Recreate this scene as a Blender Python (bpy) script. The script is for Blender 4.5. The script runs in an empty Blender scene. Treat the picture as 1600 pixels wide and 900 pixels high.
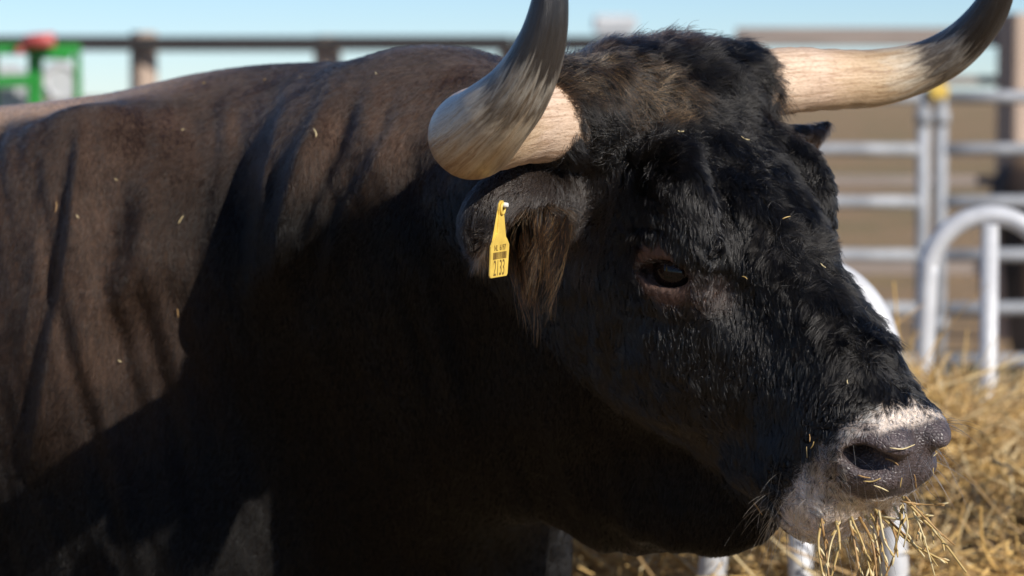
import bpy, bmesh, math, random
import numpy as np
from mathutils import Vector, Matrix
import openvdb

random.seed(7)
rng = np.random.default_rng(11)
sc = bpy.context.scene
col = sc.collection

# ------------------------------------------------------------------ camera
CAM_Z, TILT, FPX = 1.5, math.radians(3.86), 4444.0
cam = bpy.data.cameras.new('camera')
cam.lens = 100; cam.sensor_width = 36; cam.clip_start = 0.05; cam.clip_end = 4000
cam.dof.use_dof = True; cam.dof.focus_distance = 3.06; cam.dof.aperture_fstop = 5.4
co = bpy.data.objects.new('camera', cam); col.objects.link(co)
co.location = (0, 0, CAM_Z); co.rotation_euler = (math.pi/2 - TILT, 0, 0)
sc.camera = co
# ------------------------------------------------------------------ sky, sun, exposure
SUN_AZ, SUN_EL = math.radians(47), math.radians(31)      # azimuth from +X towards the camera (-Y)
L = Vector((math.cos(SUN_AZ)*math.cos(SUN_EL), -math.sin(SUN_AZ)*math.cos(SUN_EL), math.sin(SUN_EL)))
w = bpy.data.worlds.new('World'); sc.world = w; w.use_nodes = True
nt = w.node_tree; nt.nodes.clear()
sky = nt.nodes.new('ShaderNodeTexSky'); sky.sky_type = 'NISHITA'; sky.sun_disc = False
sky.sun_elevation = SUN_EL; sky.sun_rotation = math.pi/2 + SUN_AZ
sky.air_density = 0.7; sky.dust_density = 0.04; sky.ozone_density = 5.5
bg = nt.nodes.new('ShaderNodeBackground'); bg.inputs[1].default_value = 0.108
wo = nt.nodes.new('ShaderNodeOutputWorld')
nt.links.new(sky.outputs[0], bg.inputs[0]); nt.links.new(bg.outputs[0], wo.inputs[0])
sl = bpy.data.lights.new('sun', 'SUN'); sl.energy = 5.0; sl.angle = math.radians(0.5); sl.color = (1.0, 0.93, 0.84)
so = bpy.data.objects.new('sun', sl); col.objects.link(so)
so.rotation_euler = L.to_track_quat('Z', 'Y').to_euler(); so.location = (6, -4, 8)
sc.view_settings.view_transform = 'Standard'; sc.view_settings.look = 'None'
sc.view_settings.exposure = 0.05; sc.view_settings.gamma = 1.0
sc.render.engine = 'CYCLES'
sc.cycles.use_denoising = True
sc.cycles.max_bounces = 8; sc.cycles.diffuse_bounces = 3; sc.cycles.glossy_bounces = 3
sc.cycles.transparent_max_bounces = 8
sc.cycles.caustics_reflective = False; sc.cycles.caustics_refractive = False
sc.cycles_curves.shape = 'RIBBONS'; sc.cycles_curves.subdivisions = 2

# ------------------------------------------------------------------ helpers
CT, ST = math.cos(TILT), math.sin(TILT)
def P(px, py, d):
    """world point seen at a pixel of the 1600x900 photograph, d metres along the lens axis"""
    cx, cy = (px-800)/FPX*d, (450-py)/FPX*d
    return np.array((cx, d*CT + cy*ST, CAM_Z - d*ST + cy*CT))
def pix(p):
    p = np.asarray(p, float).reshape(-1, 3)
    q = p - np.array((0, 0, CAM_Z))
    d = q[:, 1]*CT - q[:, 2]*ST; y = q[:, 1]*ST + q[:, 2]*CT
    return np.stack([800 + q[:, 0]/d*FPX, 450 - y/d*FPX, d], 1)

def tag(o, label=None, cat=None, group=None, kind=None):
    for k, v in (('label', label), ('category', cat), ('group', group), ('kind', kind)):
        if v: o[k] = v
    return o
def empty(name, loc=(0, 0, 0)):
    o = bpy.data.objects.new(name, None); o.empty_display_size = 0.1
    o.location = loc; col.objects.link(o); return o
def link(name, me, mat, parent=None):
    o = bpy.data.objects.new(name, me); col.objects.link(o)
    if mat is not None:
        me.materials.clear(); me.materials.append(mat)
    if parent is not None:
        o.parent = parent
        o.matrix_parent_inverse = Matrix.Translation(parent.location).inverted()
    return o
def mesh_np(name, V, Fq, smooth=True):
    me = bpy.data.meshes.new(name)
    V = np.ascontiguousarray(V, np.float32); Fq = np.ascontiguousarray(Fq, np.int32)
    k = Fq.shape[1]
    me.vertices.add(len(V)); me.vertices.foreach_set('co', V.ravel())
    me.loops.add(Fq.size); me.loops.foreach_set('vertex_index', Fq.ravel())
    me.polygons.add(len(Fq)); me.polygons.foreach_set('loop_start', np.arange(0, Fq.size, k, dtype=np.int32))
    me.polygons.foreach_set('loop_total', np.full(len(Fq), k, np.int32))
    me.polygons.foreach_set('use_smooth', np.full(len(Fq), smooth, bool))
    me.update(calc_edges=True); me.validate(); return me
def attr_col(me, name, C, domain='POINT'):
    a = me.attributes.new(name, 'FLOAT_COLOR', domain)
    C = np.concatenate([C, np.ones((len(C), 1))], 1).astype(np.float32)
    a.data.foreach_set('color', C.ravel())
def attr_f(me, name, X, domain='POINT'):
    a = me.attributes.new(name, 'FLOAT', domain); a.data.foreach_set('value', np.asarray(X, np.float32))
def catmull(pts, n):
    pts = np.asarray(pts, float); Q = np.vstack([2*pts[0]-pts[1], pts, 2*pts[-1]-pts[-2]])
    out = []
    m = len(pts)-1
    for t in np.linspace(0, m-1e-9, n):
        i = int(t); f = t-i; a, b, c, d = Q[i:i+4]
        out.append(.5*(2*b+(c-a)*f+(2*a-5*b+4*c-d)*f*f+(-a+3*b-3*c+d)*f**3))
    return np.array(out)
def tube_np(C, rad, ns=12, cap=True, squash=None):
    """sweep along points C with radii rad; returns V, quads (list), rings"""
    C = np.asarray(C, float); n = len(C); rad = np.broadcast_to(np.asarray(rad, float), (n,))
    T = np.gradient(C, axis=0); T /= np.linalg.norm(T, axis=1)[:, None]
    u = np.cross(T[0], (0.31, 0.2, 0.93)); u /= np.linalg.norm(u)
    V = []
    for i in range(n):
        u = u - T[i]*np.dot(u, T[i]); u /= np.linalg.norm(u); v = np.cross(T[i], u)
        a = np.linspace(0, 2*np.pi, ns, endpoint=False)
        V.append(C[i] + rad[i]*(np.cos(a)[:, None]*u + np.sin(a)[:, None]*v))
    V = np.vstack(V); F = []
    for i in range(n-1):
        for j in range(ns):
            k = (j+1) % ns; F.append((i*ns+j, i*ns+k, (i+1)*ns+k, (i+1)*ns+j))
    F = np.array(F)
    if cap:
        V = np.vstack([V, C[0], C[-1]]); a, b = len(V)-2, len(V)-1
        e = [(a, (j+1) % ns, j, j) for j in range(ns)]
        e += [(b, (n-1)*ns+j, (n-1)*ns+(j+1) % ns, (n-1)*ns+(j+1) % ns) for j in range(ns)]
        return V, F, np.array([x[:3] for x in e])
    return V, F, None
def tube(name, C, rad, mat, parent=None, ns=12):
    V, F, cp = tube_np(C, rad, ns)
    me = bpy.data.meshes.new(name)
    me.from_pydata(V.tolist(), [], F.tolist()+cp.tolist())
    me.polygons.foreach_set('use_smooth', np.array([True]*len(F)+[False]*len(cp)))
    me.update()
    return link(name, me, mat, parent)
def box(name, c, s, mat, parent=None, bev=0.006, rot=None):
    bm = bmesh.new(); bmesh.ops.create_cube(bm, size=1)
    bmesh.ops.scale(bm, vec=s, verts=bm.verts)
    if bev: bmesh.ops.bevel(bm, geom=bm.edges[:], offset=bev, segments=2, affect='EDGES')
    if rot is not None: bmesh.ops.rotate(bm, cent=(0, 0, 0), matrix=rot, verts=bm.verts)
    bmesh.ops.translate(bm, vec=c, verts=bm.verts)
    me = bpy.data.meshes.new(name); bm.to_mesh(me); bm.free()
    return link(name, me, mat, parent)

def hash3(ix, iy, iz, seed):
    h = (ix.astype(np.int64)*374761393 + iy.astype(np.int64)*668265263 + iz.astype(np.int64)*2147483647 + seed*974634777)
    h = (h ^ (h >> 13)) * 1274126177; h = h ^ (h >> 16)
    return (h & 0xffffff).astype(np.float64)/0xffffff*2-1
def noise(p, scale, seed=0):
    q = np.asarray(p)/scale; i = np.floor(q); f = q-i; f = f*f*(3-2*f); i = i.astype(np.int64)
    r = 0
    for dx in (0, 1):
        for dy in (0, 1):
            for dz in (0, 1):
                wgt = (f[:, 0] if dx else 1-f[:, 0])*(f[:, 1] if dy else 1-f[:, 1])*(f[:, 2] if dz else 1-f[:, 2])
                r = r + wgt*hash3(i[:, 0]+dx, i[:, 1]+dy, i[:, 2]+dz, seed)
    return r
def sstep(a, b, x):
    t = np.clip((x-a)/(b-a), 0, 1); return t*t*(3-2*t)

# ------------------------------------------------------------------ node material helpers
def mat_new(name):
    m = bpy.data.materials.new(name); m.use_nodes = True
    n = m.node_tree.nodes; n.clear()
    out = n.new('ShaderNodeOutputMaterial'); b = n.new('ShaderNodeBsdfPrincipled')
    m.node_tree.links.new(b.outputs[0], out.inputs[0])
    return m, m.node_tree, b
def nd(t, typ, **kw):
    x = t.nodes.new(typ)
    for k, v in kw.items():
        if k in x.inputs.keys() if isinstance(k, str) else False: x.inputs[k].default_value = v
        else: setattr(x, k, v)
    return x
def ramp(t, fac, stops):
    r = t.nodes.new('ShaderNodeValToRGB'); e = r.color_ramp.elements
    while len(e) < len(stops): e.new(0.5)
    for el, (p, c) in zip(e, stops):
        el.position = p; el.color = (*c, 1) if len(c) == 3 else c
    t.links.new(fac, r.inputs[0]); return r.outputs[0]
def tnoise(t, scale, detail=4, rough=0.55, vec=None, stretch=None):
    n = t.nodes.new('ShaderNodeTexNoise'); n.inputs['Scale'].default_value = scale
    n.inputs['Detail'].default_value = detail; n.inputs['Roughness'].default_value = rough
    if vec is None:
        g = t.nodes.new('ShaderNodeTexCoord'); vec = g.outputs['Object']
    if stretch:
        mp = t.nodes.new('ShaderNodeMapping'); mp.inputs['Scale'].default_value = stretch
        t.links.new(vec, mp.inputs['Vector']); vec = mp.outputs[0]
    t.links.new(vec, n.inputs['Vector']); return n.outputs['Fac']
def bump(t, b, h, strength, dist):
    x = t.nodes.new('ShaderNodeBump'); x.inputs['Strength'].default_value = strength; x.inputs['Distance'].default_value = dist
    t.links.new(h, x.inputs['Height']); t.links.new(x.outputs[0], b.inputs['Normal']); return x
def simple(name, c1, c2, scale=8, rough=0.6, metal=0.0, bumpd=0.0, stretch=None, detail=5, bscale=None):
    m, t, b = mat_new(name)
    f = tnoise(t, scale, detail, stretch=stretch)
    t.links.new(ramp(t, f, [(0.3, c1), (0.7, c2)]), b.inputs['Base Color'])
    b.inputs['Roughness'].default_value = rough; b.inputs['Metallic'].default_value = metal
    if bumpd: bump(t, b, tnoise(t, bscale or scale*4, 4, stretch=stretch), 0.6, bumpd)
    return m
#==BULL==
# ------------------------------------------------------------------ the bull: implicit sculpture -> one continuous mesh
YAW, PIT, ROL = math.radians(44), math.radians(49), math.radians(7.5)
HF = np.array((math.cos(PIT)*math.cos(YAW), -math.cos(PIT)*math.sin(YAW), -math.sin(PIT)))
HR0 = np.array((-math.sin(YAW), -math.cos(YAW), 0.0))
HN0 = np.array((math.sin(PIT)*math.cos(YAW), -math.sin(PIT)*math.sin(YAW), math.cos(PIT)))
HR = HR0*math.cos(ROL) - HN0*math.sin(ROL); HN = HN0*math.cos(ROL) + HR0*math.sin(ROL)
HO = P(1046, 155, 3.3)
HM = np.stack([HF, HR, HN], 1)
def H(u, v, w): return HO + u*HF + v*HR + w*HN
def to_head(p): return (p-HO) @ HM
BH = np.array((math.cos(math.radians(20)), -math.sin(math.radians(20)), 0)); BS = np.array((BH[1], -BH[0], 0.0))
BS = np.array((-0.342, -0.940, 0)); BZ = np.array((0, 0, 1.0)); B0 = np.array((-0.32, 3.95, 0))
BM = np.stack([BH, BS, BZ], 1)
def bw(t, s, z): return B0 + t*BH + s*BS + z*BZ
def to_body(p): return (p-B0) @ BM

def smin(a, b, k):
    h = np.clip(.5+.5*(b-a)/k, 0, 1); return b*(1-h)+a*h - k*h*(1-h)
def smax(a, b, k): return -smin(-a, -b, k)
def ell(p, c, r, M=None):
    q = p-np.asarray(c, float)
    if M is not None: q = q @ M
    r = np.asarray(r, float)
    k0 = np.sqrt(((q/r)**2).sum(1))+1e-9; k1 = np.sqrt(((q/(r*r))**2).sum(1))+1e-9
    return k0*(k0-1)/k1
def rcone(p, a, b, ra, rb):
    a = np.asarray(a, float); b = np.asarray(b, float); d = b-a
    t = np.clip(((p-a) @ d)/(d @ d), 0, 1)
    return np.linalg.norm(p-a-t[:, None]*d, axis=1) - (ra+(rb-ra)*t)
def mrot(axis, ang):
    return np.array(Matrix.Rotation(math.radians(ang), 3, axis))
def loft(x, y, z, tab, ex, k, jaw=0.0):
    tab = np.asarray(tab, float); xs = tab[:, 0]
    X = np.clip(x, xs[0], xs[-1])
    fine = np.linspace(xs[0], xs[-1], 200)
    def itp(c):
        f = np.interp(fine, xs, tab[:, c]); g = np.convolve(np.pad(f, 8, 'edge'), np.ones(17)/17, 'valid')
        return np.interp(X, fine, g)
    top, bot, W = itp(1), itp(2), itp(3)
    hz = (top-bot)/2; zc = (top+bot)/2
    zz = (z-zc)/hz
    W = W*(1-jaw*sstep(0.0, -1.0, zz))
    r = (np.abs(y/W)**ex + np.abs(zz)**ex)**(1/ex)
    d = (r-1)*np.minimum(W, hz)
    d = smax(d, xs[0]-x, k); return smax(d, x-xs[-1], k)

TORSO = [(-1.85, 1.22, 1.0, .08), (-1.72, 1.40, .85, .2), (-1.5, 1.48, .72, .29), (-1.2, 1.485, .62, .35), (-.8, 1.475, .58, .39),
         (-.45, 1.482, .57, .385), (-.2, 1.51, .6, .35), (0, 1.54, .66, .30), (.15, 1.53, .75, .25), (.3, 1.46, .86, .18)]
HEAD = [(-.12, -.05, -.14, .09), (-.05, .006, -.17, .12), (.03, .040, -.20, .132), (.10, .055, -.225, .130), (.18, .05, -.235, .120),
        (.26, .04, -.23, .104), (.34, .034, -.205, .083), (.42, .029, -.182, .071), (.51, .022, -.16, .066)]
EYE = np.array((.209, .118, -.038))
_en = np.array((.20, .95, .24)); _en /= np.linalg.norm(_en)
_ea = np.array((.72, 0, .69)); _ea -= _en*(_ea @ _en); _ea /= np.linalg.norm(_ea)
_eb = np.cross(_ea, _en); _eb *= np.sign(_eb[2]); EME = np.stack([_ea, _en, _eb], 1)        # along the slit, outwards, up
NOS = np.array((.508, .050, .004))
EAR_A, EAR_B = P(885, 325, 3.24), P(738, 345, 3.12)
FE_A, FE_B = H(.06, -.15, -.09), P(1292, 212, 3.56)

def ridge(x, z, pts, wl, wr, h):
    """height of a skin fold that follows a polyline in the (x, z) plane; wl, wr: its widths to the left and right"""
    pts = np.asarray(pts); zs = pts[::-1, 1]; xs = pts[::-1, 0]
    d = x-np.interp(z, zs, xs)
    fall = sstep(zs[0]-.05, zs[0]+.06, z)*sstep(zs[-1]+.05, zs[-1]-.08, z)
    return h*fall*np.exp(-(d/np.where(d < 0, wl, wr))**2)
def flank(L_, d=3.62): return [(P(a, b, d)[0], P(a, b, d)[2]) for a, b in L_]
FOLDS = [(flank([(448, 160), (428, 260), (415, 360), (405, 470)]), .017, .050, .028),
         (flank([(520, 150), (480, 240), (455, 330), (445, 420)]), .016, .035, .026),
         (flank([(640, 170), (590, 260), (548, 330), (520, 420)]), .012, .03, .015),
         (flank([(585, 150), (560, 230), (520, 310), (490, 380)]), .012, .03, .015),
         (flank([(238, 240), (232, 330), (220, 400), (194, 480)]), .030, .07, .030),
         (flank([(116, 210), (112, 330), (102, 420), (74, 560), (46, 720)]), .012, .055, .022),
         (flank([(300, 190), (290, 320), (278, 450), (262, 560)]), .03, .05, .006),
         (flank([(350, 150), (340, 320), (328, 450), (312, 560)]), .012, .03, .004),
         (flank([(60, 250), (52, 400), (30, 560)]), .012, .03, .005),
         (flank([(160, 380), (140, 480), (122, 600)]), .018, .03, .007)]

def sdf(p, head=True):
    b = to_body(p)
    d = loft(b[:, 0], b[:, 1], b[:, 2], TORSO, 2.25, .06)
    ns = np.abs(b[:, 1])
    bs = np.stack([b[:, 0], ns, b[:, 2]], 1)
    # shoulder blades, upper arms, haunches, legs (both sides at once)
    d = smin(d, ell(bs, (-.16, .25, 1.12), (.20, .135, .36)), .10)
    d = smin(d, ell(bs, (-.05, .22, .88), (.16, .15, .2)), .10)
    d = smin(d, rcone(bs, (-.16, .24, .80), (-.12, .22, .44), .115, .07), .08)
    d = smin(d, rcone(bs, (-.12, .22, .44), (-.14, .22, .13), .062, .05), .03)
    d = smin(d, rcone(bs, (-.14, .22, .12), (-.10, .22, .045), .055, .06), .02)
    d = smin(d, ell(bs, (-1.45, .2, 1.05), (.28, .17, .36)), .1)
    d = smin(d, rcone(bs, (-1.48, .24, .85), (-1.62, .22, .52), .13, .065), .08)
    d = smin(d, rcone(bs, (-1.62, .22, .52), (-1.55, .22, .12), .06, .05), .03)
    d = smin(d, rcone(bs, (-1.55, .22, .12), (-1.5, .22, .045), .055, .06), .02)
    d = smin(d, rcone(b, (-1.8, 0, 1.38), (-1.93, 0, .75), .045, .02), .05)
    # brisket
    d = smin(d, ell(b, (.19, 0, .88), (.23, .17, .26)), .1)
    # neck with its crest, throat and dewlap
    neck = rcone(p, bw(-.02, 0, 1.2), H(.03, 0, -.13), .30, .15)
    neck = smin(neck, ell(p, (-.11, 3.68, 1.325), (.26, .2, .235), BM @ mrot('Z', 25)), .08)
    neck = smin(neck, rcone(p, bw(.12, 0, 1.02), H(.19, 0, -.21), .22, .095), .1)
    neck = smin(neck, ell(p, P(1095, 735, 3.40), (.13, .045, .105), BM @ mrot('Z', 20)), .08)
    neck = smin(neck, ell(p, P(985, 735, 3.55), (.15, .07, .10), BM @ mrot('Z', 10)), .08)
    d = smin(d, neck, .09)
    # skin folds on the side turned to the camera
    m = (ns > .08) & (b[:, 1] > 0) & (np.abs(d) < .08)
    if m.any():
        x, z = p[m, 0], p[m, 2]
        f = 0
        for pts, wl, wr, h in FOLDS: f = f+ridge(x, z, pts, wl, wr, h)
        st = np.stack([x+.25*(z-1.2), p[m, 1]*.2, z*.13], 1)                 # fine upright wrinkles of loose hide
        f = f+(.0050*noise(st, .022, 8)+.0065*noise(st, .05, 9))*sstep(1.52, 1.42, z)
        d[m] = d[m] - f*sstep(.08, .2, ns[m])
    if not head: return d
    q = to_head(p)
    near = (q[:, 0] > -.25) & (np.abs(q[:, 1]) < .34) & (np.abs(q[:, 2]) < .36) & (q[:, 0] < .75)
    if near.any():
        d[near] = head_sdf(q[near], p[near], d[near])
    return d

def head_sdf(q, p, d):
    u, v, w = q.T; av = np.abs(v); qs = np.stack([u, av, w], 1)
    h = loft(u, v, w, HEAD, 2.5, .05, .30)
    h = smin(h, ell(qs, (-.012, .05, -.006), (.06, .080, .040)), .04)              # poll
    h = smin(h, rcone(q, (.0, -.11, .0), (.0, .186, -.004), .050, .053), .02)        # horn cores
    h = smin(h, ell(qs, (.21, .068, -.13), (.135, .05, .10)), .05)               # cheek
    h = smin(h, ell(qs, (.145, .084, .008), (.075, .043, .048)), .035)            # brow
    h = smin(h, ell(q, (.29, .004, .008), (.21, .052, .044)), .03)                  # bridge of the nose
    h = smax(h, -rcone(qs, (.13, .066, .066), (.25, .084, .034), .014, .018), .02)  # furrow beside the brow
    h = smax(h, -ell(qs, (.305, .100, .006), (.070, .040, .042)), .022)           # hollow in front of the eye
    h = smin(h, rcone(q, (.22, 0, -.205), (.46, 0, -.140), .05, .040), .05)      # lower jaw
    h = smin(h, ell(qs, (.466, .026, -.018), (.066, .044, .046)), .035)          # muzzle
    h = smin(h, ell(q, (.478, 0, -.045), (.060, .066, .066)), .03)
    h = smin(h, ell(qs, (.466, .034, -.104), (.076, .045, .044)), .03)           # upper lip
    h = smin(h, ell(q, (.470, 0, -.150), (.052, .050, .024)), .015)              # chin
    mouth = ell(q - np.stack([0*u, 0*u, .25*(u-.5)**2 - 1.2*v*v], 1), (.50, 0, -.141), (.085, .12, .004))
    h = smax(h, -mouth, .007)
    # nostrils: rim, then the comma-shaped opening
    e = NOS
    ax = np.array((.042, -.025, .017)); ax /= np.linalg.norm(ax)
    nn = np.array((.45, .85, .1)); nn -= ax*(ax @ nn); nn /= np.linalg.norm(nn)
    M = np.stack([ax, nn, np.cross(ax, nn)], 1); M[:, 2] *= np.sign(M[2, 2])
    h = smin(h, ell(qs, e+M @ (.006, -.012, .022), (.034, .020, .013), M), .016)
    h = smin(h, ell(qs, e+M @ (-.030, -.002, .0), (.012, .016, .024), M), .016)
    h = smin(h, ell(qs, e+M @ (.0, -.014, -.022), (.034, .018, .011), M), .016)
    h = smax(h, -ell(qs, e+M @ (.0, .006, .0), (.031, .020, .0150), M), .007)
    h = smax(h, -rcone(qs, e+M @ (-.006, .0, .0), e+np.array((-.07, -.022, -.01)), .014, .010), .006)
    # eyes: lids round an almond opening
    c = EYE
    h = smin(h, ell(qs, c-EME[:, 1]*.006, (.046, .022, .036), EME), .018)
    h = smin(h, ell(qs, c+EME @ (-.002, .004, .0240), (.042, .011, .0080), EME), .007)
    h = smin(h, ell(qs, c+EME @ (-.005, -.002, .0390), (.052, .012, .0075), EME), .008)
    h = smin(h, ell(qs, c+EME @ (.0, .002, -.0225), (.038, .010, .0068), EME), .007)
    h = smin(h, ell(qs, c+EME @ (-.006, -.005, -.0380), (.042, .011, .0080), EME), .009)
    al = smax(ell(qs, c+EME @ (0, .004, -.0150), (.044, .036, .0315), EME), ell(qs, c+EME @ (0, .004, .0140), (.044, .036, .0300), EME), .002)
    h = smax(h, -al, .003)
    # ears
    d = smin(d, h, .055)
    for A, B, up0, wd in ((EAR_A, EAR_B, np.array((.10, -.35, .9)), 1.0), (FE_A, FE_B, np.array((-.3, .2, .9)), .62)):
        a = (B-A); ln = np.linalg.norm(a); a /= ln
        n_ = np.cross(a, up0); n_ /= np.linalg.norm(n_); f_ = np.cross(n_, a)
        if n_[1] > 0: n_ = -n_                                                   # the open side looks to the camera
        E_ = np.stack([a, f_, n_], 1); qe = (p-(A+B)/2) @ E_
        sh = ell(qe, (0, 0, 0), (ln*.56, .060*wd, .042*wd)) if wd == 1.0 else smin(ell(qe, (-ln*.12, 0, 0), (ln*.5, .036, .022)), rcone(qe, (0, 0, 0), (ln*.56, .012, 0), .022, .005), .015)
        cut = ell(qe, (ln*.03, -.030*wd, .030*wd), (ln*.44, .056*wd, .044*wd))
        sh = smax(sh, -cut, .010)
        sh = smin(sh, rcone(p, A-a*.05-n_*.01, A+a*.03-n_*.005, .036, .03), .03)
        d = smin(d, sh, .02)
    # wrinkles in the hide of the brow and the cheek
    m = np.abs(d) < .03
    if m.any():
        uu, vv, ww = u[m], v[m], w[m]
        ec = np.where(vv > 0, 1, -1)
        du, dw = uu-EYE[0], ww-EYE[2]
        rr = np.sqrt((du*.85)**2+(dw*1.15)**2)
        side = sstep(.06, .1, np.abs(vv))
        wr = .0009*np.sin(rr*330)*sstep(.045, .055, rr)*sstep(.10, .07, rr)*side*sstep(0, .03, dw)
        wr = wr + (.008*noise(p[m], .08, 3) + .002*noise(p[m], .03, 4))*sstep(.44, .38, uu)*sstep(.02, .05, rr)
        # deep fold running from the brow down beside the bridge of the nose
        d[m] = d[m]-wr*sstep(-.06, .02, uu)*sstep(-.26, -.2, ww)*sstep(.2, .15, np.abs(vv))
    return d

def build_body():
    lo = np.array((-2.35, 2.75, -.02)); hi = np.array((.62, 4.95, 1.72))
    cs, sub = .025, 5; fs = cs/sub
    n = np.ceil((hi-lo)/cs).astype(int)
    g = np.stack(np.meshgrid(*[lo[k]+(np.arange(n[k])+.5)*cs for k in range(3)], indexing='ij'), -1).reshape(-1, 3)
    dc = np.empty(len(g), np.float32)
    for i in range(0, len(g), 200000): dc[i:i+200000] = sdf(g[i:i+200000])
    dc3 = dc.reshape(n)
    dense = np.where(dc3 > 0, .03, -.03).astype(np.float32)
    dense = dense.repeat(sub, 0).repeat(sub, 1).repeat(sub, 2)
    idx = np.nonzero(np.abs(dc) < .036)[0]
    off = np.stack(np.meshgrid(*[np.arange(sub)]*3, indexing='ij'), -1).reshape(-1, 3)
    ci = np.stack(np.unravel_index(idx, n), 1)
    for i in range(0, len(ci), 4000):
        fi = (ci[i:i+4000, None, :]*sub+off[None]).reshape(-1, 3)
        pts = lo + (fi+.5)*fs
        dense[fi[:, 0], fi[:, 1], fi[:, 2]] = np.clip(sdf(pts), -.03, .03)
    grid = openvdb.FloatGrid(.03); grid.copyFromArray(np.ascontiguousarray(dense))
    V, Q = grid.convertToQuads(0.0)
    V = V.astype(np.float64)*fs + lo + .5*fs
    Q = Q.astype(np.int64)
    for _ in range(2):                                                   # settle the vertices on the surface
        e = 1.5e-3
        for i in range(0, len(V), 200000):
            X = V[i:i+200000]; s0 = sdf(X)
            G = np.stack([sdf(X+np.eye(3)[k]*e)-s0 for k in range(3)], 1)/e
            gn = (G*G).sum(1)+1e-6
            st = -(s0/gn)[:, None]*G
            ln = np.linalg.norm(st, axis=1)
            V[i:i+200000] = X+st*np.minimum(1, .004/(ln+1e-9))[:, None]
    # keep the largest shell only (drop inner bubbles)
    lab = np.arange(len(V)); E_ = np.vstack([Q[:, [0, 1]], Q[:, [1, 2]], Q[:, [2, 3]], Q[:, [3, 0]]])
    for _ in range(200):
        a, b = lab[E_[:, 0]], lab[E_[:, 1]]; df = a != b
        if not df.any(): break
        m = np.minimum(a, b); np.minimum.at(lab, a[df], m[df]); np.minimum.at(lab, b[df], m[df])
        while True:
            l2 = lab[lab]
            if (l2 == lab).all(): break
            lab = l2
    main = np.bincount(lab).argmax(); keep = lab == main
    Q = Q[keep[Q].all(1)]; new = np.cumsum(keep)-1
    return V[keep], new[Q]
BV, BQ = build_body()
body_me = mesh_np('body', BV, BQ)
BN = np.empty(len(BV)*3, np.float32); body_me.vertices.foreach_get('normal', BN); BN = BN.reshape(-1, 3)
bull = empty('bull', (B0[0], B0[1], 0))
tag(bull, 'huge dark bull with long pale curved horns eating hay, body facing right', 'bull')
# ------------------------------------------------------------------ pigment of hide and coat
def masks(p):
    q = to_head(p); u, v, w = q.T; b = to_body(p)
    inhead = sstep(-.09, -.03, u)*(np.abs(v) < .27)*sstep(-.30, -.26, w)
    n1 = noise(p, .018, 21); n2 = noise(p, .006, 22); n3 = noise(p, .05, 23)
    edge = .472 + .010*sstep(-.05, -.12, w) + .006*n1 + .004*n2 + .012*sstep(0, .06, -v)
    muz = inhead*sstep(edge-.012, edge+.010, u)                            # everything in front of the black coat
    av = np.abs(v)
    padlow = -.040 + .35*(u-.53) + .5*(.075-av)*0 + .008*n1
    padback = .500 + .25*np.maximum(0, av-.045) - .12*(w-.02)
    pad = muz*sstep(padback-.004, padback+.004, u)*sstep(padlow-.006, padlow+.006, w)
    pad = np.maximum(pad, inhead*sstep(.036, .031, np.linalg.norm(np.stack([u-NOS[0], av-NOS[1], w-NOS[2]], 1), axis=1)))
    mott = muz*sstep(-.085, -.02, w)*sstep(.035, .06, av)*(1-pad)           # mottled skin beside the nostril
    de = np.sqrt(((u-EYE[0])*.8)**2+((w-EYE[2])*1.1)**2)
    eye = inhead*sstep(.038, .027, de)*(av > .07)
    tear = inhead*(av > .06)*sstep(.03, .008, np.sqrt(((u-.245)*.7)**2+(w+.022)**2))
    return dict(q=q, u=u, v=v, w=w, b=b, inhead=inhead, muz=muz, pad=pad, mott=mott, eye=np.maximum(eye, .35*tear), n1=n1, n2=n2, n3=n3)
def ear_frame(A, B, up0):
    a = (B-A); ln = np.linalg.norm(a); a = a/ln
    n_ = np.cross(a, up0); n_ /= np.linalg.norm(n_)
    f_ = np.cross(n_, a)
    if n_[1] > 0: n_ = -n_
    return (A+B)/2, np.stack([a, f_, n_], 1), ln
EC, EM, ELN = ear_frame(EAR_A, EAR_B, np.array((.10, -.35, .9)))
def ear_masks(p):
    qe = (p-EC) @ EM
    ear = (np.abs(qe[:, 0]) < ELN*.62)*(np.abs(qe[:, 1]) < .075)*(np.abs(qe[:, 2]) < .06)
    ear = ear*(qe[:, 1] > -.075)
    k = np.sqrt(((qe-np.array((ELN*.03, -.030, .030)))**2/np.array((ELN*.44, .056, .044))**2).sum(1))
    return ear, ear*(k < 1.02), qe
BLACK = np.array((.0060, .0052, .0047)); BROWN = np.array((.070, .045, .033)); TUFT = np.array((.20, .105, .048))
WHITE = np.array((.82, .76, .68)); SKINPAD = np.array((.078, .062, .065)); ORANGE = np.array((.26, .125, .055))
TAN = np.array((.50, .33, .22)); EYESKIN = np.array((.14, .092, .076))
def mix(a, b, t): return a*(1-t[:, None]) + b*t[:, None]
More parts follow.
